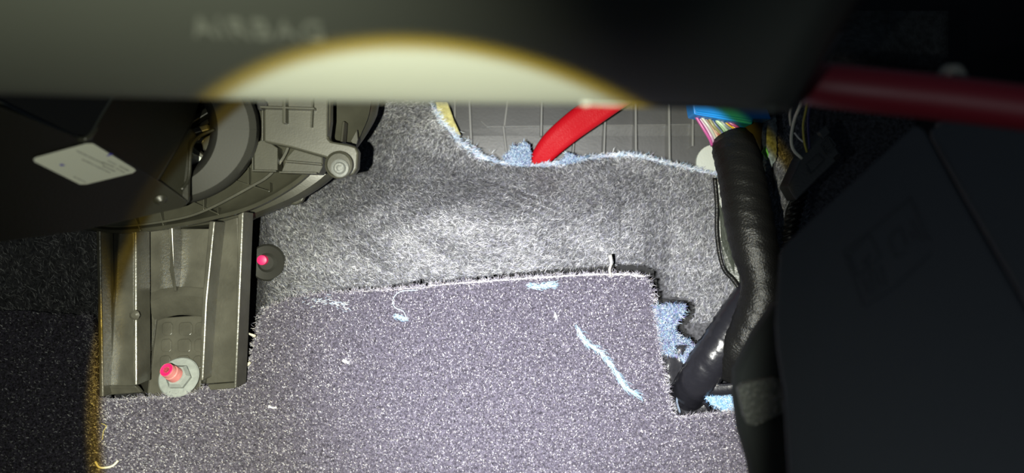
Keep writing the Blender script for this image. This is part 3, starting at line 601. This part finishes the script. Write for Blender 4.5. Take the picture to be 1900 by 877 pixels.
# torn wadding at the right edge of the carpet
def wd(x, y): return float(feltd(x, y)) - .006
lump('torn_wadding', [(1214, 568), (1268, 564), (1270, 580), (1252, 600), (1250, 612), (1262, 628), (1278, 632), (1290, 650), (1293, 668), (1270, 676), (1262, 662), (1240, 655), (1218, 652)], lambda x, y: .3935 - (y - 570) * .0001, M_cloth, .004, 5200, .0038, [(.10, .16, .26), (.20, .28, .38), (.06, .11, .20), (.38, .44, .50), (.13, .11, .26), (.10, .18, .20), (.02, .03, .07), (.26, .27, .32), (.03, .04, .09)], 'torn flap of bright blue wadding at the right edge of the carpet', 'wadding')
lump('torn_wadding', [(1306, 735), (1362, 737), (1362, 761), (1335, 756), (1318, 745)], lambda x, y: .3700, M_cloth, .003, 900, .003, [(.16, .32, .55), (.26, .42, .58), (.10, .22, .42), (.40, .48, .58)], 'small scrap of blue wadding under the lower end of the cable bundle', 'wadding')
# crumpled black sheet in the lower right cut-out
bs2 = thing('black_plastic_sheet', 'crumpled black plastic sheet in the cut-out below the cable bundle', 'sheet', (1290, 760, .38))
nx, ny = 26, 22; vs = []
for j in range(ny):
    for i in range(nx):
        x = 1200 + (1385 - 1200) * i / (nx - 1); y = 640 + (782 - 640) * j / (ny - 1)
        vs.append(V(x, y, .3865 - (y - 640) * .00003 + .0016 * math.sin(x / 9 + y / 17) * math.sin(y / 11 - x / 23) - .004 * math.exp(-((x - 1262 + (y - 690) * .1) / 12) ** 2) - .003 * math.exp(-((y - 700 - (x - 1290) * .55) / 9) ** 2) * (x > 1262)))
o = link('sheet_body', W(vs), [[j * nx + i, j * nx + i + 1, (j + 1) * nx + i + 1, (j + 1) * nx + i] for j in range(ny - 1) for i in range(nx - 1)], mat('sheet_vinyl', (.018, .018, .021), .30, .7, 350, spec=.6), bs2, True); solid(o, .0006)
tube('pale_edge', [(1275, 684, .379), (1266, 700, .378), (1264, 720, .378), (1256, 742, .378), (1262, 765, .3775)], .0006, mat('edge_lint', (.12, .15, .20), .8, 1, 900), bs2, seg=6)
tube('fold', [(1266, 728, .377), (1290, 734, .374), (1312, 752, .3735), (1318, 772, .376)], [.0006, .0012, .0010, .0004], M_tape, bs2, seg=8)
tube('strap', [(1262, 724, .378), (1300, 716, .371), (1335, 722, .366), (1375, 718, .362), (1400, 712, .36)], [R_(5), R_(12), R_(11), R_(11), R_(11)], M_tape, bs2, n=30, seg=12, flat=.35)

# ------------------------------------------------------------------ right: connector with loose wires, dark
cn = thing('black_connector', 'black rectangular wiring connector tilted behind the side panel at the upper right', 'connector', (1480, 370, .34))
cf = plane((1470, 335, .340), (1565, 285, .335), (1480, 380, .338))
prism('connector_body', on(cf, [(1462, 345), (1486, 292), (1518, 256), (1532, 240), (1545, 262), (1562, 290), (1520, 330), (1478, 372)]), .012, M_conn, cn, .0008)
cf2 = lambda x, y: cf(x, y) - .0012
prism('latch', on(cf2, [(1519, 244), (1533, 232), (1541, 246), (1528, 258)]), .003, M_conn, cn, .0004)
for q in ([(1523, 268), (1538, 254), (1550, 270), (1534, 285)], [(1495, 305), (1518, 284), (1530, 296), (1504, 322)]):
    cfr = on(cf2, q)
    for i in range(4): bar('embossed_frame', cfr[i], cfr[(i + 1) % 4], .0006, .0006, M_conn, cn)
bar('embossed_mark', (1529, 272, cf2(1529, 272)), (1540, 264, cf2(1540, 264)), .0008, .0006, M_conn, cn); bar('embossed_mark', (1533, 278, cf2(1533, 278)), (1544, 270, cf2(1544, 270)), .0008, .0006, M_conn, cn)
prism('socket', on(cf2, [(1548, 292), (1556, 285), (1560, 291), (1552, 298)]), .001, M_black, cn)
for lab, colr, pts, r in (('white wire looping down to the connector, the longest', (.58, .58, .46), [(1490, 170, .300), (1486, 192, .315), (1474, 222, .330), (1468, 255, .335), (1472, 278, .337), (1488, 294, .338)], R_(2.6)),
                          ('short white wire at the far left of the loose wires', (.55, .55, .46), [(1478, 170, .30), (1473, 190, .315), (1466, 210, .33), (1467, 232, .342)], R_(2.2)),
                          ('short white wire crossing behind the yellow wire', (.45, .45, .42), [(1474, 246, .340), (1482, 256, .340), (1490, 263, .340)], R_(1.6)),
                          ('yellow-green wire curving beside the longest white wire', (.34, .31, .05), [(1500, 175, .31), (1495, 205, .325), (1490, 232, .332), (1492, 262, .334), (1497, 282, .336)], R_(1.8)),
                          ('dark blue wire to the right of the yellow-green wire', (.02, .02, .07), [(1508, 175, .31), (1500, 215, .326), (1500, 250, .332), (1502, 276, .334)], R_(2))):
    o = tube('loose_wire', pts, r, mat('loose_wire_insulation', tuple(min(.95, c * 1.5) for c in colr), .5), None, n=26, seg=8); tag(o, lab, 'wire')
# spiral wrap on a cable going down from the connector
sp = thing('spiral_wrapped_cable', 'black glossy spiral-wrapped cable between the connector and the side panel', 'cable', (1465, 450, .36))
tube('cable_core', [(1486, 360, .352), (1470, 390, .356), (1466, 420, .358), (1466, 470, .36)], R_(11), M_black, sp, n=20)
for i in range(9):
    y = 362 + i * 11; x = 1484 - i * 3 if i < 6 else 1466
    tube('wrap', [(x - 12, y + 5, .3535), (x, y + 1, .349), (x + 12, y - 5, .3535)], .0012, M_sleeve, sp, n=10, seg=8)

# ------------------------------------------------------------------ red trim, side panels
rtm = thing('red_trim_strip', 'dark red rounded trim strip running off the right edge below the dashboard', 'trim', (1700, 200, .2))
c = [(1440, 148, .215), (1500, 155, .205), (1600, 166, .198), (1750, 182, .190), (1900, 200, .182), (2100, 225, .172)]
tube('trim_body', c, [.0040, .0058, .0060, .0058, .0056, .0056], M_redtrim, rtm, n=50, seg=24)
clp = thing('pale_hook_clip', 'small pale hooked clip above the red trim strip', 'clip', (1775, 150, .2))
prism('clip_body', [(1764, 118, .2), (1783, 117, .2), (1790, 124, .2), (1806, 153, .2), (1786, 156, .2), (1770, 140, .2)], .004, M_clip, clp, .0008)
prism('clip_hook', [(1760, 118, .2), (1768, 118, .2), (1752, 140, .2), (1746, 136, .2)], .003, M_clip, clp, .0006)
sb = thing('seat_fabric_pad', 'dim charcoal fabric pad in the dark behind the red trim strip', 'pad', (1620, 110, .32))
nx = 16; vs = []
for j in range(10):
    for i in range(nx):
        x = 1500 + 260 * i / 15; y = 20 + 110 * j / 9; vs.append(V(x, y, .34 - .02 * math.exp(-((x - 1600) / 70) ** 2 - ((y - 100) / 40) ** 2)))
o = link('pad_face', W(vs), [[j * nx + i, j * nx + i + 1, (j + 1) * nx + i + 1, (j + 1) * nx + i] for j in range(9) for i in range(nx - 1)], mat('charcoal_fabric', (.05, .05, .046), .9, 1, 900, vary=.5, vscale=300), sb, True); solid(o, .003)

sp1 = thing('side_cover', 'large black textured plastic side cover with an embossed rectangular emblem at the right', 'panel', (1650, 700, .22))
sf = plane((1445, 462, .236), (1700, 228, .236), (1700, 900, .180))
o = prism('cover_face', on(sf, [(1446, 462), (1460, 446), (1690, 236), (1700, 229), (1716, 240), (1770, 340), (1830, 445), (1880, 530), (1990, 720), (1990, 1150), (1440, 1150), (1462, 877), (1452, 720), (1440, 640), (1437, 596)]), .006, M_panel, sp1, .0012, direction=-sf.n)
def sfp(x, y, k=.0): return (x, y, sf(x, y) - k)
emb = [((1566, 466), (1628, 418)), ((1628, 418), (1690, 366)), ((1566, 466), (1604, 568)), ((1690, 366), (1726, 444)), ((1604, 568), (1660, 532)), ((1660, 532), (1726, 470)),
       ((1576, 472), (1614, 434)), ((1614, 434), (1634, 474)), ((1576, 472), (1592, 512)), ((1592, 512), (1634, 476)), ((1600, 490), (1612, 470)), ((1612, 470), (1606, 500)),
       ((1600, 514), (1612, 546)), ((1612, 546), (1622, 542)), ((1622, 542), (1612, 506)), ((1622, 500), (1634, 530)), ((1634, 530), (1644, 526)), ((1644, 526), (1634, 492)), ((1612, 506), (1622, 500)),
       ((1650, 444), (1664, 476)), ((1650, 444), (1662, 426)), ((1662, 426), (1672, 422)), ((1672, 422), (1684, 454)), ((1664, 476), (1680, 466)), ((1690, 430), (1698, 444)), ((1692, 408), (1712, 446)), ((1704, 400), (1722, 440))]
for a, b in emb: bar('emblem_line', sfp(*a, -.0002), sfp(*b, -.0002), .0009, .0009, M_panel, sp1, up=sf.n, taper=.5)
sp2 = thing('outer_side_panel', 'plain black panel beyond the seam at the far right edge', 'panel', (1850, 500, .24))
sf2 = lambda x, y: sf(x, y) + .0035
o = prism('panel_face', on(sf2, [(1722, 238), (1800, 215), (2150, 215), (2150, 1150), (1998, 1150), (1998, 716), (1886, 526), (1838, 442), (1778, 338)]), .005, M_panel, sp2, .0012, direction=-sf.n)
o = prism('upper_bracket', on(lambda x, y: sf(x, y) + .008, [(1742, 225), (1795, 215), (1780, 262), (1762, 268)]), .004, M_panel, sp2, .001)
sd = thing('console_side', 'black rounded console side with a pebbled vinyl patch at the lower right', 'console', (1400, 800, .27))
sf3 = plane((1440, 570, .272), (1366, 700, .272), (1420, 900, .245))
prism('console_body', on(sf3, [(1442, 560), (1400, 622), (1366, 690), (1366, 740), (1374, 800), (1392, 860), (1410, 960), (1440, 1150), (1560, 1150), (1520, 560)]), .008, mat('console_plastic', (.004, .005, .005), .6, .4, 1200, spec=.12), sd, .002)
o = prism('vinyl_patch', [(x, y, sf3(x, y) - .0016) for x, y in [(1370, 722), (1378, 712), (1400, 706), (1440, 700), (1448, 704), (1456, 760), (1452, 768), (1400, 790), (1388, 788), (1380, 770)]], .004, M_pebble, sd, .0014); tag(o, 'pebbled black vinyl patch')
